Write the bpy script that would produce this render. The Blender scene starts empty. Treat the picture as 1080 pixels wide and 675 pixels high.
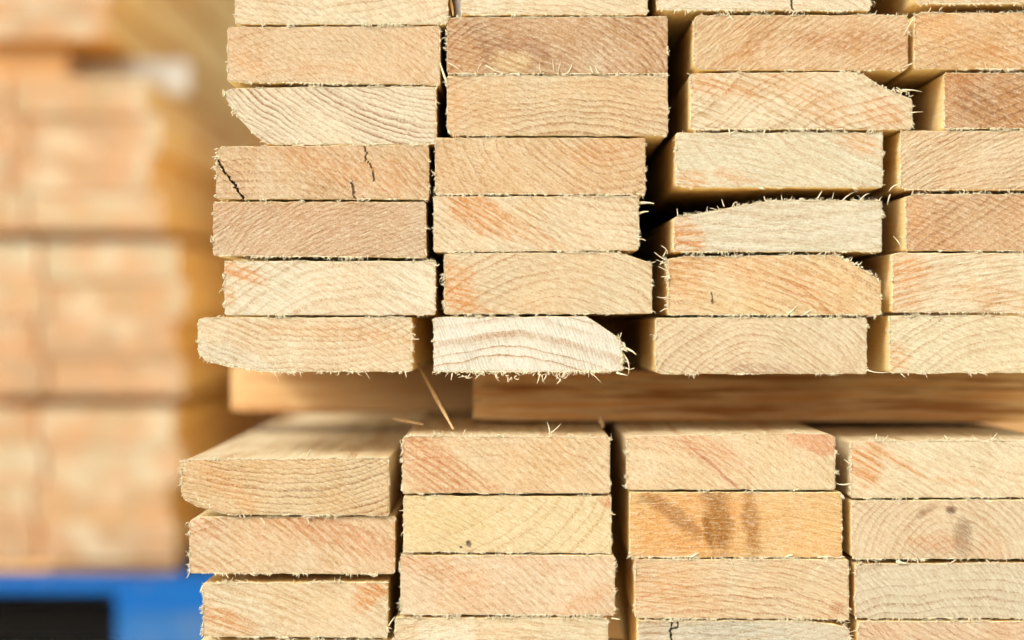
import bpy, math, random
import numpy as np

# ------------------------------------------------------------------ scale
D = 1.867                    # camera to cut faces (m)
PX = 0.672 / 1080            # metres per photo pixel at the cut faces
CX, CY = 540.0, 337.5
GROUND = -0.402
C = bpy.context.scene.collection
rng = np.random.default_rng(11)
random.seed(11)

def lin(c):
    out = []
    for v in c[:3]:
        v = v / 255.0
        out.append(v / 12.92 if v <= 0.04045 else ((v + 0.055) / 1.055) ** 2.4)
    return out

ALB = 0.50
def alb(c, k=ALB):
    m = (c[0] * .3 + c[1] * .6 + c[2] * .1)
    if c[0] > c[2]: c = (c[0] - 3.0, c[1] + 4.2, min(255, c[2] + .13 * (m - c[2]) + 4))
    return tuple(x * k for x in lin(c)) + (1.0,)

def wx(px, y=0.0): return (px - CX) * PX * (D + y) / D
def wz(py, y=0.0): return (CY - py) * PX * (D + y) / D

def tag(o, label=None, cat=None, group=None, kind=None):
    if label: o['label'] = label
    if cat: o['category'] = cat
    if group: o['group'] = group
    if kind: o['kind'] = kind
    return o

# ------------------------------------------------------------------ node helpers
class NT:
    def __init__(self, name):
        self.m = bpy.data.materials.new(name); self.m.use_nodes = True
        self.t = self.m.node_tree
        self.t.nodes.clear()
        self.out = self.t.nodes.new('ShaderNodeOutputMaterial')
        self.b = self.t.nodes.new('ShaderNodeBsdfPrincipled')
        self.t.links.new(self.b.outputs[0], self.out.inputs[0])
    def set(self, sock, v):
        if isinstance(v, bpy.types.NodeSocket): self.t.links.new(v, sock)
        else: sock.default_value = v
    def math(self, op, a, b=None, c=None, clamp=False):
        n = self.t.nodes.new('ShaderNodeMath'); n.operation = op; n.use_clamp = clamp
        self.set(n.inputs[0], a)
        if b is not None: self.set(n.inputs[1], b)
        if c is not None: self.set(n.inputs[2], c)
        return n.outputs[0]
    def vec(self, x, y, z):
        n = self.t.nodes.new('ShaderNodeCombineXYZ')
        for i, v in enumerate((x, y, z)): self.set(n.inputs[i], v)
        return n.outputs[0]
    def sep(self, v):
        n = self.t.nodes.new('ShaderNodeSeparateXYZ'); self.set(n.inputs[0], v)
        return n.outputs
    def noise(self, v, scale=1.0, detail=2.0, rough=0.5, dim='3D'):
        n = self.t.nodes.new('ShaderNodeTexNoise'); n.noise_dimensions = dim
        self.set(n.inputs['Vector'], v); n.inputs['Scale'].default_value = scale
        n.inputs['Detail'].default_value = detail; n.inputs['Roughness'].default_value = rough
        return n.outputs['Fac']
    def ramp(self, f, stops, interp='LINEAR'):
        n = self.t.nodes.new('ShaderNodeValToRGB'); self.set(n.inputs[0], f)
        cr = n.color_ramp; cr.interpolation = interp
        while len(cr.elements) < len(stops): cr.elements.new(0.5)
        for e, (p, c) in zip(cr.elements, stops):
            e.position = p
            e.color = c if len(c) == 4 else tuple(c) + (1,)
        return n.outputs[0]
    def rv(self, f, a, b, lo=0.0, hi=1.0):
        n = self.t.nodes.new('ShaderNodeMapRange'); n.clamp = True
        self.set(n.inputs[0], f)
        for i, v in enumerate((a, b, lo, hi)): n.inputs[i + 1].default_value = v
        return n.outputs[0]
    def mix(self, f, a, b, mode='MIX'):
        n = self.t.nodes.new('ShaderNodeMix'); n.data_type = 'RGBA'; n.blend_type = mode
        self.set(n.inputs[0], f)
        self.set(n.inputs[6], a); self.set(n.inputs[7], b)
        return n.outputs[2]
    def bump(self, h, dist, strength=1.0):
        n = self.t.nodes.new('ShaderNodeBump')
        n.inputs['Strength'].default_value = strength
        n.inputs['Distance'].default_value = dist
        self.set(n.inputs['Height'], h)
        self.t.links.new(n.outputs[0], self.b.inputs['Normal'])
    def coord(self, kind='Object'):
        return self.t.nodes.new('ShaderNodeTexCoord').outputs[kind]

# ------------------------------------------------------------------ end grain
def endgrain(name, base, late, pith, sp, con, saw, patches, center, seed, blotch=0.5):
    """pith / patches / center in photo pixels. base, late 0-255 sRGB."""
    n = NT(name)
    v = n.coord()
    s = n.sep(v)
    x = n.math('MULTIPLY', s[0], 1 / PX)
    z = n.math('MULTIPLY', s[2], 1 / PX)
    p = n.vec(x, seed * 37.7, z)
    # gentle warping of the growth rings
    w1 = n.math('MULTIPLY', n.math('SUBTRACT', n.noise(p, 0.013, 2), 0.5), 20.0)
    w2 = n.math('MULTIPLY', n.math('SUBTRACT', n.noise(p, 0.07, 2), 0.5), 2.6)
    w3 = n.math('MULTIPLY', n.math('SUBTRACT', n.noise(p, 0.35, 2), 0.5), 1.5)
    dx = n.math('SUBTRACT', x, pith[0] - center[0])
    dz = n.math('SUBTRACT', z, center[1] - pith[1])
    r = n.math('SQRT', n.math('ADD', n.math('MULTIPLY', dx, dx), n.math('MULTIPLY', dz, dz)))
    r = n.math('ADD', n.math('ADD', r, w1), n.math('ADD', w2, w3))
    # irregular year widths
    rn = n.noise(n.vec(r, seed * 3.1, 0.0), 0.045, 3, 0.6)
    ph = n.math('ADD', n.math('DIVIDE', r, sp), n.math('MULTIPLY', rn, 2.6))
    f = n.math('FRACT', ph)
    ring = n.ramp(f, [(0.0, (0, 0, 0)), (0.35, (.12, .12, .12)), (0.68, (.5, .5, .5)), (0.86, (1, 1, 1)), (0.96, (.75, .75, .75)), (1.0, (0, 0, 0))])
    yr = n.noise(n.vec(n.math('FLOOR', ph), seed, 0.5), 0.83, 0)
    ring = n.math('MULTIPLY', ring, n.rv(yr, 0.3, 0.7, 0.6, 1.15))
    ring = n.math('POWER', ring, max(1.0, sp / 7.0))
    mod = n.rv(n.noise(p, 0.018, 2), 0.32, 0.62, 0.5, 1.5)
    ringc = n.math('MULTIPLY', n.math('MULTIPLY', ring, mod), con * .86, clamp=True)
    col = n.mix(ringc, alb(base), alb(late))
    # broad blotches of slightly different tone
    bl = n.rv(n.noise(p, 0.011, 3, 0.55), 0.38, 0.64)
    col = n.mix(n.math('MULTIPLY', bl, 0.62 * blotch), col, alb((min(255, base[0] + 2), base[1] - 30, base[2] - 56)))
    bl2 = n.rv(n.noise(n.vec(n.math('ADD', x, 300.0), seed * 11.3, z), 0.02, 3, 0.6), 0.45, 0.68)
    col = n.mix(n.math('MULTIPLY', bl2, 0.5 * blotch), col, alb((246, 230, 196)))
    # saw kerf lines
    th = math.radians(saw[0])
    q = n.math('ADD', n.math('MULTIPLY', x, math.sin(th)), n.math('MULTIPLY', z, math.cos(th)))
    q2 = n.math('ADD', n.math('MULTIPLY', x, math.cos(th)), n.math('MULTIPLY', z, -math.sin(th)))
    q = n.math('ADD', q, n.math('MULTIPLY', n.math('MULTIPLY', q2, q2), saw[3] if len(saw) > 3 else 0.0007))
    qn = n.noise(n.vec(n.math('MULTIPLY', q, 1.0), n.math('MULTIPLY', q2, 0.12), seed), 0.13, 2)
    qp = n.math('ADD', n.math('DIVIDE', q, saw[1]), n.math('MULTIPLY', qn, 1.6))
    sw = n.math('MULTIPLY_ADD', n.math('SINE', n.math('MULTIPLY', qp, 6.2832)), 0.5, 0.5)
    sw = n.math('POWER', sw, 1.6)
    smod = n.rv(n.noise(n.vec(x, seed * 5.9 + 9, z), 0.02, 2), 0.36, 0.62, 0.12, 1.0)
    sws = n.math('MULTIPLY', sw, smod)
    # discoloured heart / pitch patches, broken up by the kerf lines and rings
    stripe = n.math('MULTIPLY_ADD', n.math('MAXIMUM', sw, ring), 0.75, 0.25)
    for k, (cx, cy, rx, ry, rot, st, pc) in enumerate(patches):
        a = math.radians(rot)
        ex = n.math('SUBTRACT', x, cx - center[0]); ez = n.math('SUBTRACT', z, center[1] - cy)
        u = n.math('ADD', n.math('MULTIPLY', ex, math.cos(a) / rx), n.math('MULTIPLY', ez, -math.sin(a) / rx))
        t = n.math('ADD', n.math('MULTIPLY', ex, math.sin(a) / ry), n.math('MULTIPLY', ez, math.cos(a) / ry))
        d = n.math('SQRT', n.math('ADD', n.math('MULTIPLY', u, u), n.math('MULTIPLY', t, t)))
        d = n.math('ADD', d, n.math('MULTIPLY', n.math('SUBTRACT', n.noise(n.vec(x, k * 7.0 + seed, z), 0.06, 4, 0.6), 0.5), 1.5))
        mk = n.rv(d, 1.15, 0.55)
        mk = n.math('MULTIPLY', n.math('MULTIPLY', mk, abs(st)), stripe if st > 0 else 1.0, clamp=True)
        col = n.mix(mk, col, alb(pc))
    col = n.mix(n.math('MULTIPLY', sws, min(.85, saw[2] * 1.25)), col, n.mix(1.0, col, (.74, .58, .40, 1), 'MULTIPLY'))
    # torn pores : short flecks along the rings
    ang = n.math('ARCTAN2', dz, dx)
    fl = n.noise(n.vec(n.math('MULTIPLY', r, 0.9), n.math('MULTIPLY', ang, 95.0), seed), 0.9, 2, 0.6)
    col = n.mix(n.math('MULTIPLY', n.rv(fl, 0.56, 0.74), 0.26), col, n.mix(1.0, col, (.58, .42, .28, 1), 'MULTIPLY'))
    dash = n.noise(n.vec(n.math('MULTIPLY', r, 0.5), n.math('MULTIPLY', ang, 170.0), seed + 3), 1.0, 1, 0.6)
    dk = n.math('MULTIPLY', n.rv(dash, 0.47, 0.62), n.rv(ring, .25, .8))
    col = n.mix(n.math('MULTIPLY', n.math('MULTIPLY', dk, mod), min(.62, .2 + .6 * con), clamp=True), col, n.mix(1.0, col, (.60, .42, .28, 1), 'MULTIPLY'))
    ft = n.noise(p, 0.48, 3, 0.75)
    col = n.mix(n.rv(ft, 0.52, 0.72, 0, .34), col, alb((250, 238, 208), .60))
    col = n.mix(n.rv(ft, 0.48, 0.30, 0, .34), col, n.mix(1.0, col, (.66, .50, .34, 1), 'MULTIPLY'))
    # sparse dark pits
    pit = n.noise(n.vec(x, seed * 2.2 + 4, z), 0.42, 1, 0.4)
    col = n.mix(n.rv(pit, 0.735, 0.80, 0, .55), col, n.mix(1.0, col, (.42, .28, .16, 1), 'MULTIPLY'))
    n.set(n.b.inputs['Base Color'], col)
    n.b.inputs['Roughness'].default_value = 0.85
    n.b.inputs['Specular IOR Level'].default_value = 0.2
    st2 = n.noise(n.vec(n.math('MULTIPLY', q, .55), n.math('MULTIPLY', q2, .11), seed + 8), 1.0, 3, .65)
    col = n.mix(n.rv(st2, .50, .33, 0, .38), col, n.mix(1.0, col, (.66, .50, .34, 1), 'MULTIPLY'))
    col = n.mix(n.rv(st2, .53, .68, 0, .3), col, alb((250, 236, 204), .58))
    n.set(n.b.inputs['Base Color'], col)
    h = n.math('ADD', n.math('MULTIPLY', sws, -0.42), n.math('MULTIPLY', n.math('ADD', ft, st2), .85))
    h = n.math('ADD', h, n.math('MULTIPLY', fl, -0.45))
    h = n.math('ADD', h, n.math('MULTIPLY', ring, 0.12))
    n.bump(h, 0.00075, 1.0)
    return n.m

def longgrain(name, a, b, c, rot=False, scale=1.0, k=ALB, ls=2.2):
    """planed / sawn long side: streaks along Y (or X when rot)."""
    n = NT(name); s = n.sep(n.coord())
    inf = n.t.nodes.new('ShaderNodeObjectInfo').outputs['Random']
    off = n.math('MULTIPLY', inf, 40.0)
    L, W = (s[0], s[1]) if rot else (s[1], s[0])
    v = n.vec(n.math('MULTIPLY', n.math('ADD', L, n.math('MULTIPLY', s[2], 2.0 if rot else 0.0)), ls * scale), n.math('ADD', n.math('MULTIPLY', W, 60 * scale), off), n.math('MULTIPLY', s[2], (190 if rot else 60) * scale))
    f = n.noise(v, 1.0, 4, 0.6)
    g = n.noise(n.vec(n.math('MULTIPLY', L, 8.0 * scale), n.math('MULTIPLY', W, 25 * scale), n.math('ADD', n.math('MULTIPLY', s[2], 25 * scale), off)), 1.0, 3)
    fine = n.noise(n.vec(n.math('MULTIPLY', L, 30.0), n.math('MULTIPLY', W, 900), n.math('MULTIPLY', s[2], 900)), 1.0, 2)
    col = n.ramp(f, [(0.40, alb(a, k)), (0.49, alb(b, k)), (0.60, alb(c, k))] if rot else [(0.3, alb(a, k)), (0.5, alb(b, k)), (0.68, alb(c, k))])
    col = n.mix(n.rv(g, 0.45, 0.7, 0, .55), col, alb(c, k))
    col = n.mix(n.math('MULTIPLY', inf, .3), col, alb(c, k * .8))
    col = n.mix(n.rv(fine, 0.5, 0.75, 0, .3), col, n.mix(1.0, col, (.6, .45, .3, 1), 'MULTIPLY'))
    n.set(n.b.inputs['Base Color'], col)
    n.b.inputs['Roughness'].default_value = 0.8; n.b.inputs['Specular IOR Level'].default_value = .2
    n.bump(n.math('ADD', fine, n.math('MULTIPLY', g, 2.0)), 0.0004, 0.7)
    return n.m

SIDE = longgrain('sawn_board_side', (242, 212, 146), (248, 226, 168), (232, 192, 118), k=.94)
SIDELOW = longgrain('pale_sawn_top', (226, 192, 140), (246, 226, 182), (204, 160, 106), k=.80)
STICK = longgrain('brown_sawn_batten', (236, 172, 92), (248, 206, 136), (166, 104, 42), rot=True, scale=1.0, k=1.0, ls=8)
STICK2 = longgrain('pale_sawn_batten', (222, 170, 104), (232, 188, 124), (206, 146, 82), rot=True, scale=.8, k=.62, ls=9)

def fibre_mat(name, c1, c2, kf=.64):
    n = NT(name)
    f = n.noise(n.coord(), 900.0, 2)
    n.set(n.b.inputs['Base Color'], n.mix(n.rv(f, .35, .65), alb(c1, kf), alb(c2, kf)))
    n.b.inputs['Roughness'].default_value = 0.7
    return n.m
FIB = fibre_mat('torn_wood_fibre', (255, 240, 200), (244, 214, 164))
FIBD = fibre_mat('golden_wood_sliver', (238, 200, 138), (206, 150, 84))

# ------------------------------------------------------------------ mesh building
def mesh_obj(name, verts, faces, mats, midx=None, parent=None, smooth=False, loc=(0, 0, 0)):
    me = bpy.data.meshes.new(name)
    if isinstance(faces, tuple):                       # (loops, starts, totals)
        loops, starts, tot = faces
        me.vertices.add(len(verts)); me.vertices.foreach_set('co', np.asarray(verts, np.float32).ravel())
        me.loops.add(len(loops)); me.loops.foreach_set('vertex_index', loops.astype(np.int32))
        me.polygons.add(len(starts)); me.polygons.foreach_set('loop_start', starts.astype(np.int32))
        me.polygons.foreach_set('loop_total', tot.astype(np.int32))
    else:
        me.from_pydata([tuple(v) for v in verts], [], faces)
    for m in mats: me.materials.append(m)
    if midx is not None: me.polygons.foreach_set('material_index', np.asarray(midx, np.int32))
    me.polygons.foreach_set('use_smooth', np.full(len(me.polygons), smooth))
    me.update(calc_edges=True); me.validate()
    o = bpy.data.objects.new(name, me); C.objects.link(o); o.location = loc
    if parent: o.parent = parent
    return o

def poly_y(spec, xs):
    if isinstance(spec, (int, float)): return np.full_like(xs, float(spec))
    p = np.array(spec, float); return np.interp(xs, p[:, 0], p[:, 1])

def smooth_noise(n, amp, k):
    a = rng.normal(size=n + 2 * k)
    ker = np.hanning(2 * k + 1); ker /= np.sqrt((ker ** 2).sum())
    return np.convolve(a, ker, 'same')[k:-k] * amp

def fibres(specs):
    """specs: list of (p0, p1, p2, r) -> one mesh of thin curved tapered slivers."""
    V = []; F = []
    for (p0, p1, p2, r) in specs:
        base = len(V)
        p0, p1, p2 = map(np.array, (p0, p1, p2))
        ax = p2 - p0; L = np.linalg.norm(ax) + 1e-9; ax = ax / L
        up = np.array([0.3, -0.8, 0.52]); a = np.cross(ax, up)
        a /= (np.linalg.norm(a) + 1e-9); b = np.cross(ax, a)
        K = 4
        flat = 0.45 + 0.5 * random.random(); ph = random.random() * 6.28
        for k in range(K):
            t = k / (K - 1)
            c = (1 - t) ** 2 * p0 + 2 * t * (1 - t) * p1 + t * t * p2
            rr = r * (1.0 - 0.72 * t) * (0.8 + 0.4 * random.random())
            for j in range(4):
                g = ph + j * math.pi / 2
                V.append(c + a * math.cos(g) * rr + b * math.sin(g) * rr * flat)
            if k:
                o0 = base + (k - 1) * 4; o1 = base + k * 4
                for j in range(4):
                    j2 = (j + 1) % 4
                    F.append((o0 + j, o0 + j2, o1 + j2, o1 + j))
        F.append(tuple(base + (K - 1) * 4 + j for j in range(4)))
        F.append(tuple(base + 3 - j for j in range(4)))
    return V, F

def make_board(label, x0, x1, top, bot, mat, side, y=0.0, length=2.4, step=1.0, slantL=0.0, slantR=0.0,
               cracks=(), fringe=None, rough=1.0, chips=(), group=None, corner=2.2, name='lumber_board', extra=()):
    W = x1 - x0
    ends = [e for e in (0, .35, .8, 1.4, 2.2, 3.2) if step < 2] or [0, 2.5]
    mid = np.arange(ends[-1] + step, W - ends[-1] - step * .5, step)
    us = np.concatenate([ends, mid, W - np.array(ends)[::-1]])
    nu = len(us)
    xs = x0 + us
    T = poly_y(top, xs); B = poly_y(bot, xs)           # photo y (down)
    if step < 2:
        T = T + smooth_noise(nu, .22, 9); B = B + smooth_noise(nu, .22, 9)
    d = np.minimum(us, W - us)
    cr = np.where(d < corner, corner - np.sqrt(np.maximum(0, corner ** 2 - (corner - d) ** 2)), 0)
    ins = .38 if step < 2 else .12
    T0 = T + cr + ins; B0 = B - cr - ins
    H = (B - T).max(); nv = max(4, int(round(H / step)) + 1)
    vs = np.linspace(0, 1, nv)
    # keep a fine row beside both edges
    if step < 2: vs = np.sort(np.concatenate([vs, [0.5 / H, 1 - 0.5 / H]])); nv = len(vs)
    U, Vv = np.meshgrid(xs, vs)
    Y2 = B0[None, :] * (1 - Vv) + T0[None, :] * Vv
    fr = (U - x0) / W
    Xg = U + (slantL * (1 - Vv)) * (1 - fr) + (slantR * (1 - Vv)) * fr
    Xs, Ys = Xg.copy(), Y2.copy()                      # smooth outline for the sides
    if step < 2:
        a = .8 * rough
        Y2[0] += np.abs(rng.normal(0, a, nu)) * -1 + .2; Y2[-1] += np.abs(rng.normal(0, a, nu)) - .2
        Xg[:, 0] += rng.normal(0, a * .8, nv); Xg[:, -1] += rng.normal(0, a * .8, nv)
    depth = rng.normal(0, .05, (nv, nu)) * (1 if step < 2 else 0)
    # kerf waviness of the cut and softened arris
    depth += .35 * np.sin(Xg * .055 + Y2 * .08 + x0) + .2 * np.sin(Xg * .21 - Y2 * .17 + x0 * 3)
    dd = np.minimum(np.minimum(Xs - x0, x1 - Xs) + .0, np.minimum(Ys - T0[None, :], B0[None, :] - Ys))
    depth += np.where(dd < 1.6, (1.6 - dd) * .35, 0)
    if step < 2:
        for (pts, cw, cd) in cracks:
            P = np.array(pts, float)
            jx = (smooth_noise(nv, .55, 4) + smooth_noise(nv, .4, 1))[:, None]; cwv = cw * (1 + np.clip(smooth_noise(nv, .35, 3), -.55, .7))[:, None]
            best = np.full(Xg.shape, 1e9)
            for k in range(len(P) - 1):
                A_, B_ = P[k], P[k + 1]; ab = B_ - A_
                t = np.clip(((Xg + jx - A_[0]) * ab[0] + (Y2 - A_[1]) * ab[1]) / (ab @ ab), 0, 1)
                best = np.minimum(best, np.hypot(Xg + jx - A_[0] - t * ab[0], Y2 - A_[1] - t * ab[1]))
            depth += np.where(best < cwv, cd, 0)
    s = PX * (D + y) / D
    cx, cy = (x0 + x1) / 2, float((T.mean() + B.mean()) / 2)
    # the arris tear depth is in px
    verts = [np.stack([(Xg - cx) * s, depth * PX, (cy - Y2) * s], -1).reshape(-1, 3)]
    idx = np.arange(nv * nu).reshape(nv, nu)
    q = np.stack([idx[:-1, :-1], idx[:-1, 1:], idx[1:, 1:], idx[1:, :-1]], -1).reshape(-1, 4)
    # outline loop, counter clockwise seen from the front
    loop = np.concatenate([idx[0, :], idx[1:, -1], idx[-1, -2::-1], idx[-2:0:-1, 0]])
    sx = Xs.ravel()[loop]; sy = Ys.ravel()[loop]
    prev = loop; quads = [q]; mi = [np.zeros(len(q), int)]; nbase = nv * nu; NL = len(loop)
    for yy in (0.0011, 0.012, 0.12, 0.6, length):
        ring = np.stack([(sx - cx) * s, np.full(NL, yy), (cy - sy) * s], -1)
        if yy > .05 and step < 2:
            ring[:, 0] += .0; 
        verts.append(ring); cur = nbase + np.arange(NL); nbase += NL
        p2 = np.roll(prev, -1); c2 = np.roll(cur, -1)
        quads.append(np.stack([prev, cur, c2, p2], -1)); mi.append(np.ones(NL, int))
        prev = cur
    quads = np.concatenate(quads); mi = np.concatenate(mi)
    loops = np.concatenate([quads.ravel(), prev[::-1]])
    starts = np.arange(0, len(quads) * 4 + 1, 4)
    tot = np.concatenate([np.full(len(quads), 4), [NL]])
    mi = np.concatenate([mi, [1]])
    o = mesh_obj(name, np.concatenate(verts), (loops, starts, tot), [mat, side], mi, loc=(wx(cx, y), y, wz(cy, y)))
    tag(o, label, 'board', group)
    # torn fibres along the four arrises
    fr_ = {'t': .7, 'b': .9, 'l': .7, 'r': .5}
    if fringe: fr_.update(fringe)
    if step < 2:
        sp = []
        def put(px, py, nx, ny, big, bias=0.0, lf=1.0):
            L = rng.lognormal(math.log(1.75 * (2.0 if big else 1.0)), .5); L = min(L * lf, 9 if big else 6)
            tx, ty = -ny, nx
            tw = bias + rng.normal(0, .45 if bias else .75); ow = .35 + abs(rng.normal(0, .55)); fw = .15 + abs(rng.normal(0, .5))
            v = np.array([nx * ow + tx * tw, -fw, -(ny * ow + ty * tw)])
            v = v / np.linalg.norm(v) * L
            bend = rng.normal(0, .42, 3) * L; bend[1] -= .1 * L
            p0 = np.array([px - cx, .25, cy - py]) - np.array([nx, 0, -ny]) * .6
            r = min(.95, abs(rng.normal(.36, .14)) + .14 + .035 * L * random.random())
            e = p0 + v; m = (p0 + e) / 2 + bend
            sp.append((p0 * s, m * s, e * s, r * s * .9))
        per = {'t': (xs, T0, 0, -1), 'b': (xs, B0, 0, 1)}
        for k in 'tblr':
            dn = fr_[k]
            n_ = int(dn * (1.25 * W if k in 'tb' else 1.6 * H))
            if n_ < 1: continue
            cl = rng.uniform(0, 1, max(2, n_ // 16)); cb = rng.normal(0, .9, len(cl)); cf = rng.uniform(.6, 1.7, len(cl)); cs = rng.uniform(.004, .03, len(cl))
            for i in range(n_):
                ci = rng.integers(len(cl)); inc = random.random() < .85
                u = (cl[ci] + rng.normal(0, cs[ci])) if inc else random.random()
                bi, lf = (cb[ci], cf[ci]) if inc else (0.0, .7)
                u = min(.995, max(.005, u)); big = random.random() < .05 * min(2.2, dn)
                if k in 'tb':
                    yv = np.interp(x0 + u * W, xs, per[k][1]); put(x0 + u * W, yv, 0, per[k][3], big, bi, lf)
                else:
                    col_ = 0 if k == 'l' else -1
                    yv = B0[col_] * (1 - u) + T0[col_] * u
                    xv = np.interp(u, vs, Xs[:, col_]); put(xv, yv, -1 if k == 'l' else 1, 0, big, bi, lf)
        # flakes hanging on torn wane edges
        for (ax_, ay_, bx_, by_, cnt, size) in chips:
            for i in range(cnt):
                u = random.random()
                p0 = np.array([ax_ + (bx_ - ax_) * u + rng.normal(0, .8) - cx, .4, cy - (ay_ + (by_ - ay_) * u + rng.normal(0, .8))])
                v = np.array([rng.normal(0, .8), -abs(rng.normal(.2, .5)), rng.normal(0, .7)]); v *= size * rng.uniform(.5, 1.3) / np.linalg.norm(v)
                e = p0 + v; m = (p0 + e) / 2 + rng.normal(0, .2, 3) * size
                sp.append((p0 * s, m * s, e * s, rng.uniform(.45, 1.1) * s))
        for (a_, b_, r_) in extra:
            p0 = np.array([a_[0] - cx, a_[2], cy - a_[1]]); e = np.array([b_[0] - cx, b_[2], cy - b_[1]])
            m = (p0 + e) / 2 + rng.normal(0, .13, 3) * np.linalg.norm(e - p0)
            V, F = fibres([(p0 * s, m * s, e * s, r_ * s)])
            mesh_obj('splinter', V, F, [FIB], parent=o, smooth=True)
        if sp:
            V, F = fibres(sp)
            mesh_obj('splinter_fringe', V, F, [FIB], parent=o, smooth=True)
    return o

# ------------------------------------------------------------------ the near stack
# tones
CREAM = (240, 218, 178); PALE = (242, 226, 194); TAN = (226, 190, 142); PEACH = (234, 200, 154)
PINKT = (220, 184, 142); WHITE = (243, 232, 212); GOLD = (230, 194, 138); BEIGE = (236, 212, 170); GREEN = (234, 219, 184)
OR = (228, 156, 78); ORL = (232, 172, 104); PINK = (228, 163, 106); BR = (166, 112, 58); OLV = (130, 88, 30); GREY = (188, 180, 150)
L1 = (206, 164, 116); L2 = (196, 148, 98); L3 = (214, 172, 120); L4 = (178, 132, 92)

G = 'boards in the sharp stack of sawn timber'
def B(label, x0, x1, top, bot, base, late, pith, sp, con, saw, patches=(), **k):
    cx = (x0 + x1) / 2
    xs = np.linspace(x0, x1, 40)
    cy = None
    i = B.n; B.n += 1
    # same centre as make_board uses
    W = x1 - x0
    xs_ = x0 + np.concatenate([(0, .35, .8, 1.4, 2.2, 3.2), np.arange(4.2, W - 3.7, 1.0), W - np.array((0, .35, .8, 1.4, 2.2, 3.2))[::-1]])
    cy = float((poly_y(top, xs_).mean() + poly_y(bot, xs_).mean()) / 2)
    bl = k.pop('blotch', .5)
    m = endgrain('cut_end_grain', base, late, pith, sp, con, saw, patches, (cx, cy), 1.7 + i * 3.37, bl)
    y = k.pop('y', float(rng.uniform(-.0012, .0012)))
    return make_board(label, x0, x1, top, bot, m, k.pop('side', SIDE), y=y, group=G, **k)
B.n = 0

# --- upper bundle, left column
B('pale cream board end cut off by the picture top, highest in the left column', 248, 472, -35, 26, CREAM, L3, (330, -420), 6.5, .55, (38, 7, .2),
  fringe={'b': .8})
B('plain peach tan board end, second from the top in the left column', 240, 464, [(240, 29), (250, 28), (464, 27)], [(240, 87), (464, 90)], PEACH, L3, (330, 260), 6, .35, (40, 6, .32),
  [(262, 66, 22, 10, 30, .6, ORL), (350, 74, 60, 8, 0, .4, ORL)], fringe={'b': 1.0})
B('cream board end with slanting waney lower left corner and curved dark rings', 237, 460, [(237, 96), (243, 93), (300, 91.5), (460, 91)],
  [(237, 101), (240, 108), (252, 125), (266, 141), (280, 151), (290, 153.5), (460, 152.5)], PALE, L4, (500, -150), 5.6, .85, (30, 5, .15),
  chips=[(241, 112, 280, 152, 22, 3.2)], fringe={'t': .9, 'b': .5}, corner=1.2)
B('tan board end with two dark cracks, fourth from the top in the left column', 228, 452, [(228, 160), (233, 154), (452, 152.6)], 210.5, TAN, L2, (250, 560), 7.5, .45, (42, 7.5, .55),
  [(400, 185, 45, 26, 0, .5, OR), (330, 170, 50, 12, 20, .4, OR)],
  cracks=[([(229, 168), (237, 183), (246, 193), (257, 211)], .7, 14), ([(384, 152), (387, 170), (393, 180), (395, 191)], .45, 5), ([(371, 192), (374, 211)], .7, 4)],
  chips=[(229, 156, 232, 180, 12, 3)], fringe={'l': 1.4, 't': .9, 'b': .35})
B('pinkish tan board end with fine dome shaped rings, fifth in the left column', 225, 449, 212.6, [(225, 270), (449, 272.3)], PINKT, L2, (370, 330), 5.6, .5, (-24, 5, .3),
  fringe={'b': 1.3, 'l': .5, 't': .3}, blotch=.35)
B('pale cream board end with short orange streaks near its left edge', 237, 459, 275, [(237, 333), (459, 332.5)], PALE, L3, (385, 480), 8.5, .42, (28, 8, .3),
  [(256, 288, 30, 9, 20, .95, OR), (242, 312, 8, 12, 0, .8, ORL)], fringe={'l': 1.5, 'b': .3, 't': .6})
B('cream yellow board end jutting out furthest left, waney along its lower left', 209, 434, [(209, 336.5), (215, 334.7), (434, 334.2)],
  [(209, 373), (214, 378), (228, 384), (243, 388), (270, 391.5), (300, 393), (434, 392)], CREAM, L3, (330, 100), 6.8, .55, (26, 6, .3),
  [(330, 348, 80, 10, 3, .55, ORL), (400, 360, 34, 22, 0, .35, ORL), (250, 378, 60, 12, 15, -.55, (232, 220, 194))],
  chips=[(210, 375, 265, 391, 26, 2.2)], fringe={'b': 1.1, 'r': 1.6, 'l': .4}, corner=1.5,
  extra=[((286, 392, .2), (294, 403, -1), .5), ((316, 392, .2), (318, 399, -1), .5), ((427, 391, 0), (429, 398, -2), .9), ((385, 392, 0), (390, 400, -1), .35)])
# --- upper bundle, second column
B('cream board end cut off by the top of the picture, highest in the second column', 486, 683, -38, 16, CREAM, L3, (560, 300), 7, .4, (14, 7, .2), fringe={'b': .7})
B('pinkish brown board end with a pale knot and splinters along its lower edge', 471.5, 704, [(471, 19), (480, 18), (704, 17.2)], 78.3, (216, 176, 128), (180, 126, 84), (560, 150), 6.2, .7, (24, 7, .6),
  [(545, 52, 46, 22, 0, -.5, (188, 132, 84)), (541, 62, 40, 24, 0, .7, (170, 114, 72)), (541, 67, 25, 15, 0, -.62, (246, 214, 150)), (490, 60, 20, 26, 0, .4, ORL)], fringe={'b': 1.3, 't': .7, 'l': 1.3},
  extra=[((472, 66, 0), (488, 78, -2), .7), ((512, 69, -1), (536, 77, -1), .9), ((504, 78, 0), (508, 67, -2), .5), ((585, 77, 0), (583, 63, -2), .6), ((589, 77, 0), (592, 65, -2), .6),
         ((571, 78, 0), (569, 66, -2), .5), ((598, 78, 0), (603, 68, -3), 1.3), ((626, 78, 0), (622, 70, -3), 1.5), ((633, 78, 0), (628, 71, -2), 1.0)])
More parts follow.
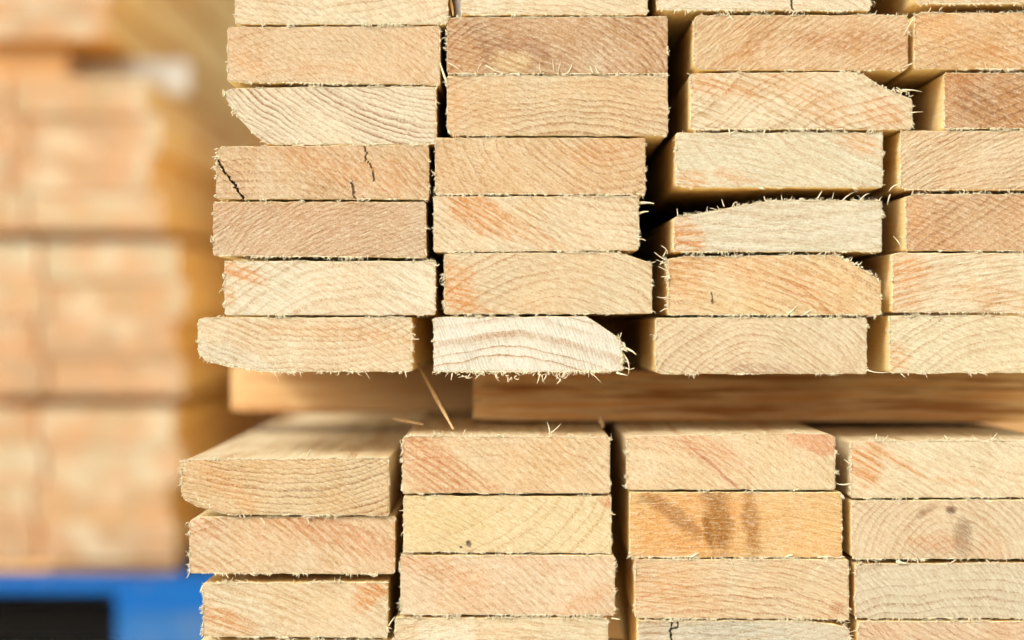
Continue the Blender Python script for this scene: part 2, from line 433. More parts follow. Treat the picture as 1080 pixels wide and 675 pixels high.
B('beige board end with wavy level rings and a rounded orange lower left corner', 471.5, 704, 79.4, [(471, 137), (476, 142), (484, 143.2), (704, 143.6)], (232, 202, 154), L2, (600, 400), 7.2, .62, (22, 6, .3),
  [(478, 108, 12, 34, 0, .7, ORL)], fringe={'t': 1.1, 'b': .4, 'l': .9})
B('peach board end with bowl shaped golden rings, fourth in the second column', 459, 680.5, 145, 205.3, (232, 194, 140), L2, (642, 100), 7.0, .55, (30, 6, .3),
  [(640, 160, 50, 16, 0, .5, OR)], fringe={'b': 1.5, 't': .3, 'l': .9})
B('cream board end with orange diagonal streaks across its left half', 457.5, 673.5, 206.8, [(457, 266.5), (650, 264.3), (673, 264.8)], CREAM, L3, (700, -60), 7.2, .5, (36, 7.5, .5),
  [(505, 225, 52, 20, 30, .95, OR), (560, 246, 50, 14, 30, .6, ORL)], fringe={'t': 1.0, 'b': .7, 'r': 1.0},
  extra=[((672, 214, 6), (690, 214.5, 3), 2.2), ((673, 226, 4), (684, 223, 0), 1.8)])
B('peach board end with dome rings, orange wedge at left and clipped top right corner', 468.5, 687.5, [(468, 268), (480, 266.5), (646, 266), (664, 269), (687, 277)], [(468, 332), (687, 331.2)],
  (234, 206, 160), L3, (590, 430), 8.2, .6, (20, 7, .25), [(480, 300, 20, 40, -30, .95, OR), (500, 325, 38, 9, 20, .7, OR)], fringe={'b': .5, 'l': 1.1})
B('whitish board end with wide brown rings and a steep cut off top right corner', 457.5, 656, [(457, 335), (470, 334), (618, 333.3), (634, 343), (650, 354.5), (656, 362)], [(457, 393), (656, 392)],
  WHITE, (204, 154, 102), (530, 620), 12.0, .9, (70, 3.5, .08), fringe={'b': 2.8, 't': .4, 'l': .9, 'r': 1.6}, blotch=.12, corner=1.2,
  chips=[(470, 393, 500, 399, 14, 7), (500, 393, 545, 398, 22, 7), (560, 393, 595, 399, 16, 8), (650, 355, 662, 370, 14, 7), (655, 370, 662, 390, 8, 8)],
  extra=[((622, 392, 0), (634, 404, -2), .8), ((656, 366, 4), (671, 374, 0), 2.3), ((658, 374, 4), (663, 395, 0), 1.1), ((650, 393, 0), (662, 396, -2), 1.5)])
# --- upper bundle, third column
B('pale board end cracked across, cut off by the picture top in the third column', 693, 918, -49, [(693, 9.5), (700, 11), (918, 11.8)], PALE, L3, (800, 200), 7, .35, (20, 7, .2),
  cracks=[([(834, -10), (835, 4), (836.5, 13)], .7, 12)], fringe={'b': 1.3})
B('tan board end with a broad darker arc, second from the top in the third column', 732, 957.5, [(732, 18), (738, 15.6), (957, 15.6)], [(732, 70), (738, 74), (957, 74.8)], (228, 190, 138), L2, (830, 200), 9, .3, (-35, 6, .3),
  [(900, 44, 76, 15, 3, .8, (204, 142, 84)), (800, 40, 44, 8, -38, .75, (206, 150, 92)), (770, 62, 30, 7, -25, .4, OR)], fringe={'t': 1.0, 'b': .4, 'l': 1.0}, corner=3.5,
  extra=[((766, 11, 0), (775, 24, -2), 1.2), ((843, 8, 0), (838, 16, -2), 1.0)])
B('cream board end with orange diagonal streaks and a torn sloping right shoulder', 728.5, 962, [(728, 77), (896, 75.5), (912, 79), (926, 88), (944, 97), (962, 104)], 136.8, CREAM, L3, (1010, 420), 8.5, .45, (26, 8, .5),
  [(760, 92, 50, 12, 12, .85, ORL), (850, 100, 70, 20, 30, .6, ORL), (930, 120, 30, 18, 25, .6, OR)],
  chips=[(893, 76, 928, 90, 20, 5), (930, 90, 965, 101, 26, 6)], fringe={'b': 1.3, 't': .5},
  extra=[((961, 119, 0), (973, 118, -2), .7), ((950, 96, 0), (972, 97, -2), 1.4)])
B('pale greenish cream board end overhanging a dark gap, fourth in the third column', 713, 931, 139.5, [(713, 196), (719, 198.3), (931, 198.3)], GREEN, L3, (1010, -60), 9, .3, (14, 8, .3),
  [(730, 190, 20, 12, 15, .8, ORL), (775, 188, 28, 9, 12, .6, ORL), (905, 148, 36, 12, 25, .8, ORL)], fringe={'b': .25, 't': .9}, blotch=.25)
B('pale greenish board end with a sloping torn top and orange lower left corner', 711, 930, [(711, 228.5), (740, 224), (780, 217), (810, 211.8), (826, 210.6), (930, 211.8)], 266, (232, 217, 186), L1, (830, -200), 12, .42, (3, 9, .3),
  [(720, 252, 26, 24, 25, .95, OR)], fringe={'t': 1.8, 'b': .9}, blotch=.2,
  extra=[((825, 211, 0), (824, 206, 0), 1), ((764, 218, 0), (761, 210, -2), 1.0), ((715, 228, 0), (714, 220, 0), .9), ((861, 211, 0), (867, 201, -2), 1.0), ((877, 212, 0), (879, 203, -1), .6),
         ((888, 212, 0), (900, 203, -1), .8), ((906, 213, 0), (917, 204, -1), .9), ((808, 212, 0), (806, 207, -1), 1.2)])
B('orange cream board end with a rough sloping top right shoulder, sixth in the third column', 705, 929, [(705, 272), (720, 270.4), (880, 268.5), (894, 274), (908, 283), (920, 290), (929, 297)], 332.6, (240, 208, 152), L3, (700, 560), 8.5, .5, (20, 8, .42),
  [(720, 285, 30, 30, 10, .55, OR), (820, 290, 90, 20, 12, .7, ORL), (860, 315, 50, 14, 24, .7, ORL)],
  cracks=[([(751, 309), (752, 320)], .5, 4)],
  chips=[(882, 269, 912, 284, 26, 4.5), (912, 284, 928, 296, 8, 5), (700, 270, 706, 290, 10, 9)], fringe={'t': 1.5, 'b': 1.2, 'l': 2.2},
  extra=[((704, 268, 0), (697, 259, -2), 1.0), ((704, 275, 0), (690, 266, -1), .9), ((704, 281, 0), (692, 274, -1), .9), ((704, 286, 0), (694, 281, -1), .8), ((704, 291, 0), (697, 292, -1), .8), ((704, 313, 0), (693, 313, -1), .8), ((704, 325, 0), (696, 329, -1), .8),
         ((830, 332, 0), (841, 322, -2), 1.0), ((848, 332, 0), (856, 327, -2), .9)])
B('beige board end with a low dark arc of rings at its bottom middle', 692, 914, 334.8, [(692, 393), (700, 395), (914, 394.6)], BEIGE, L2, (800, 452), 6.8, .5, (32, 5, .3),
  [(800, 390, 44, 8, 0, .55, (190, 140, 104))], fringe={'b': .5, 't': .9, 'l': 1.0}, blotch=.35)
# --- upper bundle, fourth column
B('board end whose lower edge alone shows at the top right corner of the photo', 966, 1190, -55, 4.2, PEACH, L3, (1040, 200), 7, .4, (20, 7, .2), fringe={'b': 1.8}, corner=4)
B('orange tan board end, second from the top in the right hand column', 964.5, 1190, [(964, 15), (972, 13.4), (1190, 13.0)], 73.4, (230, 190, 132), L2, (1090, 330), 9, .5, (26, 7, .45),
  [(985, 28, 34, 14, 5, .8, ORL), (1060, 60, 60, 10, 12, .6, OR)], fringe={'t': 1.2, 'b': 1.0, 'l': .9}, extra=[((1041, 74, 0), (1038, 65, -2), .6), ((963, 20, 0), (953, 37, -2), .8), ((962, 67, 0), (952, 71, -2), .8)])
B('brown tan board end set furthest right, leaving its pale left side in view', 996, 1220, 76.6, 136, (206, 154, 96), (160, 102, 54), (1180, 420), 9, .5, (30, 9, .6),
  [(1030, 110, 34, 20, 30, .5, BR)], fringe={'l': 1.2, 't': .8, 'b': 1.2}, length=2.4)
B('beige board end with sweeping fine rings, fourth in the right hand column', 950, 1175, 137.6, [(950, 199), (960, 200.8), (1175, 200.6)], (232, 200, 154), L2, (1080, 420), 7, .5, (-25, 5, .2), fringe={'b': .9, 't': .9, 'l': 1.4},
  extra=[((948, 194, 0), (937, 202, -2), .9), ((939, 205, 0), (936, 216, -2), .8)], blotch=.35)
B('tan board end speckled with dark pits, fifth in the right hand column', 955.5, 1180, [(955, 207), (965, 204.6), (1180, 203.6)], 265, (224, 182, 132), (190, 134, 84), (1200, 480), 7.5, .5, (24, 6, .6),
  [(966, 220, 10, 22, 0, .5, OR)], fringe={'l': 1.5, 't': .9, 'b': .7}, extra=[((950, 259, 0), (942, 249, -1), .9)])
B('cream board end with orange streaks at its left edge, sixth in the right hand column', 941.5, 1165, [(941, 268), (948, 266.4), (1165, 266.6)], 330, CREAM, L3, (1010, 520), 9, .4, (-8, 6.5, .4),
  [(958, 285, 26, 18, -5, .95, OR), (950, 315, 30, 20, -10, .7, ORL), (1050, 312, 60, 14, 10, .5, ORL)], fringe={'l': 1.5, 'b': 1.0, 't': .4})
B('smooth pale cream board end, lowest in the right hand column above the brown batten', 938.5, 1160, 332.6, [(938, 392.5), (946, 394), (1160, 393.6)], (238, 220, 178), L3, (1080, 520), 8, .4, (24, 6, .15),
  [(945, 380, 18, 18, 30, .7, ORL)], fringe={'l': .7, 'b': .7, 't': 1.0}, blotch=.3,
  extra=[((950, 394, 0), (955, 399, -1), .8), ((976, 394, 0), (978, 399, -1), .7), ((1023, 394, 0), (1025, 398, -1), .7), ((914, 390, 3), (940, 392, 0), 1.0)])
# --- lower bundle, left column
B('golden board end with tight rings and pale top surface, top of lower left column', 191.5, 410, [(191, 487), (196, 484.8), (410, 482.5)], [(191, 521), (194, 527), (204, 533), (222, 539), (243, 543.6), (410, 544.2)],
  (232, 198, 142), (186, 136, 80), (300, 190), 5.6, .75, (20, 5, .3), [(235, 510, 50, 12, 40, .45, OR)], fringe={'t': 1.3, 'l': 1.2, 'b': .8, 'r': .3}, corner=1.5,
  side=SIDELOW,
  chips=[(192, 520, 240, 543, 14, 2.2)], y=-.004)
B('peach pink board end with diagonal saw lines, second in the lower left column', 200, 416, [(200, 549), (208, 545), (416, 544.6)], [(200, 605), (416, 606)], PEACH, L3, (300, 820), 9, .25, (40, 7.5, .6),
  [(350, 560, 90, 18, 20, .85, PINK), (215, 560, 26, 16, 0, .6, PINK)], fringe={'l': 1.4, 't': .8, 'b': 1.0},
  extra=[((275, 546, 0), (280, 555, -2), .9), ((386, 544, 0), (389, 541, -2), 1.2)])
B('beige board end with faint slanting saw marks, third in the lower left column', 214, 408.5, [(214, 615), (408, 613.6)], [(214, 672), (408, 673)], BEIGE, L2, (230, 900), 10, .15, (24, 8, .5),
  [(240, 655, 40, 14, 30, .7, OR), (395, 625, 30, 14, -30, .95, OR)], fringe={'l': 2.0, 't': 1.9, 'b': 1.3, 'r': .6},
  extra=[((214, 617, 0), (211, 625, -1), 1.2), ((410, 660, 0), (417, 650, -1), 1.0)])
B('board end only peeping in at the bottom left of the near stack', 210, 424, 675.6, 716, BEIGE, L2, (300, 900), 8, .3, (24, 8, .3), fringe={'t': 2.0})
# --- lower bundle, second column
B('peach board end with pink diagonal streaks at left, top of the lower second column', 424.5, 643, [(424, 461), (430, 459.5), (643, 460.3)], 520.8, (238, 204, 152), L3, (500, 900), 8, .2, (38, 7, .5),
  [(455, 492, 50, 26, 35, .95, PINK), (500, 505, 60, 10, 35, .5, PINK)], fringe={'l': 1.3, 't': 1.7, 'b': .3, 'r': .7}, y=-.001,
  side=SIDELOW,
  extra=[((579, 458, 0), (592, 447, 6), 1.0), ((580, 457, 0), (577, 445, 5), .9)])
B('smooth cream yellow board end with one tiny dark speck', 425.5, 644.5, 522.8, [(425, 582.6), (644, 584)], (240, 214, 160), (230, 190, 122), (420, 400), 12, .4, (30, 7, .12),
  [(470, 550, 70, 30, 0, -.4, (238, 204, 134)), (640, 528, 8, 8, 0, -.8, PINK), (494, 573.5, 2.6, 4.0, -20, -1.0, (110, 84, 52)), (486, 577, 1.6, 1.6, 0, -1.0, (120, 90, 60))],
  fringe={'b': 1.0, 't': .3, 'r': 1.2}, blotch=.2)
B('pinkish cream board end with faint cross hatching, third in the lower second column', 422.5, 648, 585.2, [(422, 648.5), (648, 649.4)], (238, 208, 168), L3, (560, 1000), 9, .15, (40, 7, .4),
  [(460, 600, 60, 14, 20, .6, PINK), (610, 640, 40, 14, -30, .6, PINK), (570, 595, 50, 10, 20, .4, PINK)], fringe={'b': 1.5, 't': .6, 'r': 1.2, 'l': 1.0},
  extra=[((645, 652, 0), (654, 653, -2), 1.1)])
B('cream board end along the bottom of the picture, fourth in the lower second column', 416.5, 641, 651.4, 712, (238, 216, 174), L3, (560, 1000), 9, .3, (5, 8, .3),
  [(455, 670, 16, 14, 0, -.5, (250, 240, 214)), (484, 670, 16, 14, 0, -.5, (250, 240, 214))], fringe={'t': 1.8, 'l': 2.0})
# --- lower bundle, third column
B('peach board end with pink diagonal line and orange corner, top of lower third column', 661, 880.8, [(661, 461), (668, 459), (872, 456.6), (880, 460)], 517.2, (240, 210, 160), L3, (620, 900), 8, .15, (40, 6, .4),
  [(740, 470, 60, 16, 30, .8, PINK), (745, 485, 50, 3.2, 42, .9, (206, 130, 84)), (862, 466, 36, 14, 15, -.75, (232, 158, 104)), (700, 470, 40, 10, 10, .4, PINK)],
  fringe={'t': .6, 'l': .9, 'b': .25, 'r': .5}, side=SIDELOW)
B('orange board end stained with dark olive streaks, second in the lower third column', 664.5, 888, 518.8, [(664, 588), (888, 588.6)], (240, 194, 122), (226, 166, 90), (800, 900), 7.5, .35, (5, 6, .2),
  [(730, 552, 70, 44, 0, -.65, (240, 168, 78)), (708, 541, 44, 10, 38, -.8, (186, 122, 48)), (757, 542, 15, 54, -6, -.85, (172, 108, 20)), (792, 545, 10, 46, -8, -.8, (184, 120, 40)),
   (747, 560, 5, 22, -12, -.9, (170, 104, 10)), (679, 528, 10, 6, 0, -.5, (170, 130, 70))],
  fringe={'b': 1.3, 't': .25, 'l': .5}, blotch=.3,
  extra=[((728, 588, 0), (737, 583, -2), 1.5), ((828, 588, 0), (836, 585, -3), 2.0), ((862, 588, 0), (878, 587, -2), 1.3)])
B('peach board end with level brown rings at left, third in the lower third column', 670, 895, 589.8, [(670, 652.4), (895, 653.6)], (234, 204, 156), (206, 150, 102), (760, 900), 8.2, .65, (12, 5, .15),
  [(690, 625, 46, 30, 0, .55, OR), (884, 641, 10, 8, -30, -.5, (196, 130, 80))], fringe={'b': 1.0, 't': 1.1, 'l': 1.2},
  extra=[((770, 589, 0), (773, 597, -2), .8), ((872, 591, 0), (859, 601, -2), .9)])
B('greyish board end with a stepped dark crack, at the bottom of the third column', 673, 896, [(673, 654.6), (846, 654.4), (880, 658), (896, 663)], 713, (222, 207, 178), L1, (720, 100), 9, .45, (6, 7, .2),
  [(690, 664, 22, 10, 0, .5, BR), (760, 664, 60, 14, 0, -.4, (196, 194, 176))],
  cracks=[([(707, 654), (707.5, 663), (708, 690)], .8, 14), ([(708, 663), (714, 662), (715, 656)], .5, 8)], fringe={'t': 1.4}, blotch=.3)
# --- lower bundle, fourth column
B('cream board end with orange diagonal streaks at left, top of the lower right column', 897.5, 1120, [(897, 466), (904, 464.6), (1120, 464)], [(897, 526), (1120, 524.6)], (240, 220, 180), L3, (1130, 200), 9, .3, (34, 7, .3),
  [(912, 490, 24, 24, 30, .95, OR), (945, 485, 50, 6, 32, .8, OR), (1010, 508, 30, 5, 8, .7, ORL)], fringe={'t': 1.8, 'l': 2.4, 'b': .6},
  side=SIDELOW,
  extra=[((897, 510, 0), (881, 509, 2), 1.1), ((924, 463, 0), (925, 457, 3), .9), ((1000, 463, 0), (996, 459, 3), .9), ((1045, 464, 0), (1052, 457, 3), 1.0), ((1030, 464, 0), (1026, 459, 2), .9), ((897, 490, 0), (890, 484, 0), .9)])
B('beige pink board end with a dark knot stain and radiating checks', 898.5, 1125, [(898, 527.6), (1125, 526.6)], [(898, 588.5), (906, 590.2), (1125, 589.6)], (234, 208, 166), (206, 156, 112), (1000, 606), 7, .4, (40, 7, .4),
  [(1003, 538, 7, 5, 0, -.9, (130, 88, 54)), (1016, 566, 10, 20, 0, -.6, (150, 108, 66)), (990, 572, 34, 12, 0, .6, PINK), (975, 540, 16, 4, -30, -.5, (160, 116, 76)), (1045, 580, 20, 14, 0, .5, PINK)],
  fringe={'t': .6, 'b': 1.2}, blotch=.3,
  extra=[((945, 592, 0), (959, 594, -2), 1.6), ((1003, 594, 0), (1009, 590, -2), .9), ((1040, 590, 0), (1046, 598, -2), .8)])
B('greyish green board end with faint rings, third in the lower right column', 902, 1128, [(902, 594.5), (1128, 593)], 652.4, (226, 207, 174), (194, 164, 128), (1010, 1000), 8.5, .5, (50, 5, .2),
  fringe={'b': 1.0, 't': .8}, blotch=.25)
B('pink beige board end along the bottom edge, lowest in the right hand column', 905, 1130, 655, 715, (232, 200, 160), (204, 154, 112), (1070, 540), 7, .6, (30, 6, .3), fringe={'t': 1.4})

for lab, a, b_, t_ in (('board resting on the highest left column board, above the picture edge', 246, 470, -97), ('board resting on the highest second column board, above the picture edge', 480, 700, -101),
                 ('board resting on the cracked third column board, above the picture edge', 712, 935, -112), ('board resting over the top right corner, above the picture edge', 950, 1175, -117)):
    B(lab, a, b_, t_, t_ + 60.5, CREAM, L3, (a + 90, 200), 7, .4, (20, 7, .2), fringe={'t': 0, 'l': 0, 'r': 0})
OPENSHADE = longgrain('painted_opening_shade', (34, 22, 16), (40, 27, 20), (26, 17, 12), rot=True)  # near-black colour paints the shade inside the pallet opening
def boxv(x0, x1, y0, y1, z0, z1, c=.002):
    V = []; F = []
    import bmesh
    bm = bmesh.new()
    bmesh.ops.create_cube(bm, size=1)
    for v in bm.verts: v.co = (v.co.x * (x1 - x0), v.co.y * (y1 - y0), v.co.z * (z1 - z0))
    bmesh.ops.bevel(bm, geom=bm.edges[:], offset=c, segments=2, affect='EDGES')
    me = bpy.data.meshes.new('m'); bm.to_mesh(me); bm.free()
    return me
def boxo(name, x0, x1, y0, y1, z0, z1, mat, parent=None, c=.002):
    me = boxv(x0, x1, y0, y1, z0, z1, c); me.name = name; me.materials.append(mat)
    o = bpy.data.objects.new(name, me); C.objects.link(o)
    o.location = ((x0 + x1) / 2, (y0 + y1) / 2, (z0 + z1) / 2)
    if parent:
        o.parent = parent; o.location = (o.location[0] - parent.location[0], o.location[1] - parent.location[1], o.location[2] - parent.location[2])
    return o
# ------------------------------------------------------------------ battens between the bundles
def batten(label, xl, xr, ybase, ytopz, y, dep, mat, group, tilt=0.0):
    """cross batten running along X; ends and arrises softened, faces slightly uneven."""
    X0, X1 = wx(xl, y), wx(xr, y)
    Z0, Z1 = wz(ybase), wz(ytopz)
    n = 60; V = []; F = []
    r = .004
    prof = []
    for (cy_, cz_, a0) in ((r, Z1 - r, 90), (dep - r, Z1 - r, 0), (dep - r, Z0 + r, -90), (r, Z0 + r, 180)):
        for k in range(4):
            a = math.radians(a0 + 90 - k * 30)
            prof.append((cy_ + math.cos(a) * r * (1), cz_ + math.sin(a) * r))
    prof = [(p[0], p[1]) for p in prof]
    mcy, mcz = dep / 2, (Z0 + Z1) / 2
    sm = smooth_noise(n + 1, .0003, 5)
    for i in range(n + 1):
        t = i / n; x = X0 + (X1 - X0) * t
        e = min(t, 1 - t) * n
        sh = 1 - (.05 if e < .5 else 0)
        for (a, b) in prof:
            V.append((x, y + mcy + (a - mcy) * sh + sm[i], mcz + (b - mcz) * sh))
    m = len(prof)
    for i in range(n):
        for j in range(m):
            j2 = (j + 1) % m
            F.append((i * m + j, i * m + j2, (i + 1) * m + j2, (i + 1) * m + j))
    F.append(tuple(range(m))[::-1]); F.append(tuple(n * m + j for j in range(m)))
    cx = (X0 + X1) / 2; cz = Z0
    V = [(a - cx, b - y, c - cz) for a, b, c in V]
    o = mesh_obj('wooden_batten', V, F, [mat], loc=(cx, y, cz))
    return tag(o, label, 'batten', group)
GB = 'battens between the two bundles of boards'
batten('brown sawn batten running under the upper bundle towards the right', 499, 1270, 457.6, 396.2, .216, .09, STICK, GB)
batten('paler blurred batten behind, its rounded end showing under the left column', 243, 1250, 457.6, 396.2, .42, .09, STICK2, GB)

o = boxo('backlight_blocker', wx(268, 2.46), wx(1330, 2.46), 2.46, 2.51, GROUND + .0005, wz(-130), STICK, c=.003)  # added unseen sheet, keeps sky and backlight out of the gaps
tag(o, 'added brown sheet blocking backlight and sky behind the near stack', 'backlight_blocker')
# ------------------------------------------------------------------ loose slivers
def sliver(label, a, b, r, mat=FIBD):
    """a, b = (px, py, depth y)"""
    A = np.array([wx(a[0], a[2]), a[2], wz(a[1], a[2])]); Bp = np.array([wx(b[0], b[2]), b[2], wz(b[1], b[2])])
    V = []; F = []; K = 9; ax = (Bp - A); L = np.linalg.norm(ax); ax = ax / L
    u = np.cross(ax, (0, 1, 0)); u /= np.linalg.norm(u); w = np.cross(ax, u)
    bend = rng.normal(0, .015) * L
    for k in range(K):
        t = k / (K - 1); c = ax * L * t + u * bend * math.sin(t * math.pi)
        rr = r * PX * (1.0 - .55 * abs(2 * t - .9)) * rng.uniform(.85, 1.15)
        for j in range(6):
            g = j * math.pi / 3; V.append(c + u * math.cos(g) * rr + w * math.sin(g) * rr * .6)
        if k:
            for j in range(6):
                F.append(((k - 1) * 6 + j, (k - 1) * 6 + (j + 1) % 6, k * 6 + (j + 1) % 6, k * 6 + j))
    F.append(tuple(range(6))[::-1]); F.append(tuple((K - 1) * 6 + j for j in range(6)))
    o = mesh_obj('wood_sliver', V, F, [mat], smooth=True, loc=tuple(A))
    return tag(o, label, 'splinter', 'loose slivers of wood in the stack')
sliver('long thin sliver leaning in the gap between the two bundles', (478, 452.5, .03), (441, 384, .09), 2.4)
sliver('short blurred sliver lying level on the lower boards behind the leaning one', (413, 441, .11), (446, 447.5, .08), 2.2)
sliver('stubby sliver standing at the mouth of the gap below the brown batten', (636, 451, .12), (632, 437, .13), 3.2)
sliver('fine sliver sloping up from the top of the cream lower left board', (322, 484, .0), (328, 473, .03), 1.0, FIB)
sliver('thin sliver caught upright at the top between the first two columns', (478, 17, .004), (474, -6, .01), 1.6)
sliver('curved sliver hanging in the crevice beside the pale board top', (472, 90, .0), (464, 66, -.002), 1.3, FIB)

# ------------------------------------------------------------------ far stack on the blue pallet
YB = 1.45; RB = (D + YB) / D
def bgx(p): return CX + (p - CX)                       # positions given as they project
BG = []
for i, (b_, l_, p_) in enumerate([((230, 190, 134), L3, (100, 600)), ((220, 176, 122), L2, (60, -200)), ((236, 208, 160), L3, (150, 700)), ((220, 176, 124), OR, (0, 500)), ((226, 182, 122), L2, (200, 0))]):
    BG.append((b_, l_))
def far_mat(i, base, late, kk=.43):
    n = NT('far_end_grain'); s = n.sep(n.coord())
    x = n.math('MULTIPLY', s[0], 1 / PX); z = n.math('MULTIPLY', s[2], 1 / PX)
    inf = n.t.nodes.new('ShaderNodeObjectInfo').outputs['Random']
    off = n.math('MULTIPLY', inf, 500.0)
    p = n.vec(n.math('ADD', x, off), off, z)
    f = n.noise(p, .012, 3)
    dz = n.math('ADD', z, 160.0)
    r = n.math('ADD', n.math('SQRT', n.math('ADD', n.math('MULTIPLY', x, x), n.math('MULTIPLY', dz, dz))), n.math('MULTIPLY', f, 30))
    g = n.math('MULTIPLY_ADD', n.math('SINE', n.math('MULTIPLY', r, .7)), .5, .5)
    col = n.mix(n.math('MULTIPLY', g, .45), alb(base, kk), alb(late, kk))
    col = n.mix(n.rv(n.noise(p, .02, 2), .42, .62, 0, .75), col, alb((226, 166, 108)))
    col = n.mix(n.rv(n.noise(n.vec(x, n.math('ADD', off, 9.0), z), .014, 2), .5, .64, 0, .6), col, alb((248, 226, 184), .45))
    n.set(n.b.inputs['Base Color'], col); n.b.inputs['Roughness'].default_value = .85
    n.bump(n.noise(p, .8, 2), .0005, .8)
    return n.m
BGM = [far_mat(i, *b) for i, b in enumerate(BG)]
FSIDE = longgrain('far_board_side', (242, 188, 96), (250, 208, 122), (222, 158, 70), k=1.0)
PALEM = fibre_mat('bleached_batten', (255, 252, 246), (246, 240, 232), .95)
ordn = ['first', 'second', 'third', 'fourth', 'fifth', 'sixth', 'seventh', 'eighth', 'ninth', 'tenth', 'eleventh', 'twelfth', 'thirteenth', 'fourteenth', 'fifteenth']
GF = 'boards in the blurred far stack'
rows = []
yb = 592.0
for k in range(12):
    if k in (4, 8): yb -= 12
    rows.append((yb - 40.4, yb)); yb -= 40.6
REdge = [186, 178, 192, 184, 194, 184, 196, 188, 172, 158, 170, 155]
def farboard(label, x0, x1, t, b, mi, dy=0.0):
    # convert projected pixels to face-plane pixels at that depth: make_board scales by (D+y)/D
    return make_board(label, x0, x1, t, b, mi, FSIDE, y=YB + dy, step=8.0, group=GF, length=2.4, corner=2.5)
for k, (t, b) in enumerate(rows):
    x1 = REdge[k]
    farboard('blurred board in the far stack, %s up from the blue pallet in its right column' % ordn[k], x1 - 143, x1, t, b, BGM[(k * 3 + 1) % 5], random.uniform(-.006, .006))
    x2 = x1 - 143 - 3 - random.uniform(0, 3)
    farboard('blurred board in the far stack, %s up from the blue pallet in its left column' % ordn[k], x2 - 143, x2, t, b, BGM[(k * 2 + 3) % 5], random.uniform(-.006, .006))
ytop = rows[-1][0]                                      # about 87
def farbatten(label, xl, xr, yt, yb_, dy, dep, mat=STICK2):
    y = YB + dy
    V = []; X0, X1, Z0, Z1 = wx(xl, y), wx(xr, y), wz(yb_, YB), wz(yt, YB)
    c = .004
    pr = [(0, Z0 + c), (c, Z0), (dep - c, Z0), (dep, Z0 + c), (dep, Z1 - c), (dep - c, Z1), (c, Z1), (0, Z1 - c)]
    F = []
    for i, x in enumerate((X0, X0 + c, X1 - c, X1)):
        for (a, b) in pr:
            sh = .9 if i in (0, 3) else 1
            V.append((x - X0, dep / 2 + (a - dep / 2) * sh, (Z0 + Z1) / 2 + (b - (Z0 + Z1) / 2) * sh - Z0))
        if i:
            for j in range(8): F.append(((i - 1) * 8 + j, i * 8 + j, i * 8 + (j + 1) % 8, (i - 1) * 8 + (j + 1) % 8))
    F.append(tuple(range(8))); F.append(tuple(24 + j for j in range(8))[::-1])
    o = mesh_obj('wooden_batten', V, F, [mat], loc=(X0, y, Z0))
    return tag(o, label, 'batten', 'battens in the blurred far stack')
farbatten('blurred batten lying across the top of the far stack at left', -260, 72, ytop - 40, ytop - .8, .05, .09)
farbatten('blurred batten crossing the far stack further back near the top', -200, 150, ytop - 40, ytop - .8, .30, .09)
yb = ytop - 41
for k in range(7):
    xe = (112, 118, 108, 116, 110, 115, 112)[k]
    farboard('blurred board at the top left corner, %s above the far battens, right column' % ordn[k], xe - 143, xe, yb - 39.6, yb, BGM[(k + 1) % 5], .01 * (k % 2))
    if k < 2: farboard('blurred board at the top left corner, %s above the far battens, left column' % ordn[k], xe - 290, xe - 147, yb - 39.6, yb, BGM[(k + 3) % 5], .015)
    yb -= 41
farbatten('pale blurred batten end sticking out of the side of the far stack', 0, 197, ytop - 40, ytop - .8, .27, .04, PALEM)
farbatten('thin dark batten between the blue pallet and the far stack', -300, 186, 593, 605, .012, .1, STICK)
# ------------------------------------------------------------------ blue pallet
def paint(name, c, c2):
    n = NT(name); v = n.coord()
    f = n.noise(v, 9, 4, .6); g = n.noise(v, 60, 3, .7)
    col = n.mix(n.rv(f, .4, .7, 0, .5), alb(c, .55), alb(c2, .55))
    col = n.mix(n.rv(g, .66, .74, 0, .8), col, alb((150, 150, 140), .7))
    n.set(n.b.inputs['Base Color'], col); n.b.inputs['Roughness'].default_value = .6; n.b.inputs['Specular IOR Level'].default_value = .15
    n.bump(g, .0006, .6); return n.m
BLUE = paint('blue_pallet_paint', (0, 108, 196), (0, 92, 180))
SCUFF = paint('worn_pallet_block', (0, 110, 190), (110, 130, 150))
yp = YB - .06
PXR = wx(255, yp); PXL = PXR - 1.2
ztop = wz(605.6, YB)
pal = bpy.data.objects.new('wooden_pallet', None); C.objects.link(pal); pal.location = ((PXR + PXL) / 2, yp, GROUND)
tag(pal, 'bright blue painted pallet under the blurred far stack', 'pallet')
t1 = .016
for k in range(7):                                      # top deck along X
    y0 = yp + k * .1625
    boxo('deck_board', PXL, PXR, y0, y0 + .1605, ztop - t1, ztop, BLUE, pal)
zb = ztop - t1
for x0 in (PXL, (PXL + PXR) / 2 - .06, PXR - .145):
    boxo('stringer_board', x0, x0 + .145, yp + .002, yp + 1.108, zb - .0225, zb - .0006, BLUE, pal)
zc = zb - .023
boxo('added_shade_beam', PXL + .01, PXR - .01, yp + .125, yp + .185, GROUND + .02, zc - .001, OPENSHADE, pal)  # added beam, its dark colour stands in for shade under the deck
for x0 in (PXL + .001, (PXL + PXR) / 2 - .059, PXR - .144):
    for y0 in (yp + .004, yp + .5, yp + .98):
        boxo('block', x0, x0 + .143, y0, y0 + .12, GROUND + .0185, zc, SCUFF if x0 > PXR - .2 and y0 < yp + .1 else BLUE, pal)
for x0 in (PXL + .0005, (PXL + PXR) / 2 - .0595, PXR - .1445):
    boxo('bottom_board', x0, x0 + .144, yp, yp + 1.11, GROUND + .0005, GROUND + .018, BLUE, pal)

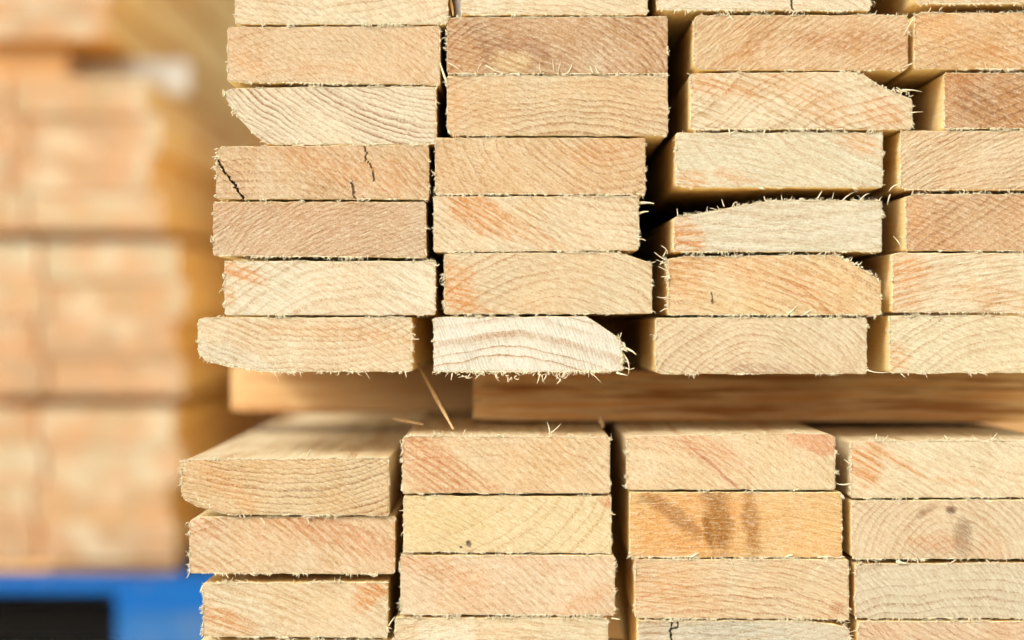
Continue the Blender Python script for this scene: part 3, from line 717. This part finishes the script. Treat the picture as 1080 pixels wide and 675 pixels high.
# ------------------------------------------------------------------ bearers under the near stack, ground
for lab, y0 in (('thick squared bearer on the ground under the front of the near stack', .12), ('thick squared bearer on the ground midway under the near stack', 1.1), ('thick squared bearer on the ground under the back of the near stack', 2.1)):
    o = boxo('timber_bearer', wx(195), wx(1145), y0, y0 + .12, GROUND + .0005, wz(716.5), STICK, c=.004)
    tag(o, lab, 'bearer', 'bearers under the near stack')
n = NT('yard_ground'); v = n.coord()
f = n.noise(v, 3, 5, .6); g = n.noise(v, 60, 4, .6)
col = n.mix(n.rv(f, .35, .65), alb((220, 204, 172), .9), alb((200, 182, 150), .9))
col = n.mix(n.rv(g, .5, .7, 0, .5), col, alb((232, 216, 184), .9))
n.set(n.b.inputs['Base Color'], col); n.b.inputs['Roughness'].default_value = .95
n.bump(g, .01, .6)
R = 60
o = mesh_obj('ground', [(-R, -R, 0), (R, -R, 0), (R, R, 0), (-R, R, 0)], [(0, 1, 2, 3)], [n.m], loc=(0, 0, GROUND))
o['kind'] = 'structure'

# ------------------------------------------------------------------ light
sv = np.array([-.42, -.82, .50]); sv /= np.linalg.norm(sv)   # towards the sun
el = math.asin(sv[2]); az = math.atan2(sv[0], sv[1])
W = bpy.data.worlds.new('World'); bpy.context.scene.world = W; W.use_nodes = True
nt = W.node_tree; bg = nt.nodes['Background']
sky = nt.nodes.new('ShaderNodeTexSky'); sky.sky_type = 'NISHITA'; sky.sun_disc = False
sky.sun_elevation = el; sky.sun_rotation = az; sky.dust_density = 4.0; sky.air_density = 1.0; sky.ozone_density = .6
hs = nt.nodes.new('ShaderNodeHueSaturation'); hs.inputs['Saturation'].default_value = .35
nt.links.new(sky.outputs[0], hs.inputs['Color']); nt.links.new(hs.outputs[0], bg.inputs[0]); bg.inputs[1].default_value = .15
ld = bpy.data.lights.new('sun', 'SUN'); ld.energy = 1.05; ld.angle = math.radians(10); ld.color = (1, .96, .86)
lo = bpy.data.objects.new('sun', ld); C.objects.link(lo)
from mathutils import Vector
lo.rotation_euler = Vector(sv).to_track_quat('Z', 'Y').to_euler(); lo.location = Vector(sv) * 5

# ------------------------------------------------------------------ camera
cd = bpy.data.cameras.new('camera'); cam = bpy.data.objects.new('camera', cd); C.objects.link(cam)
cam.location = (0, -D, 0); cam.rotation_euler = (math.pi / 2, 0, 0)
cd.sensor_width = 36; cd.lens = 36 * D / .672
cd.clip_end = 500; cd.clip_start = .05
cd.dof.use_dof = True; cd.dof.focus_distance = D
cd.dof.aperture_fstop = cd.lens / 1000 / .037
bpy.context.scene.camera = cam
sc = bpy.context.scene
sc.view_settings.view_transform = 'Standard'; sc.view_settings.look = 'None'
sc.view_settings.exposure = 0.81; sc.view_settings.gamma = 1
sc.cycles.max_bounces = 12; sc.cycles.diffuse_bounces = 10
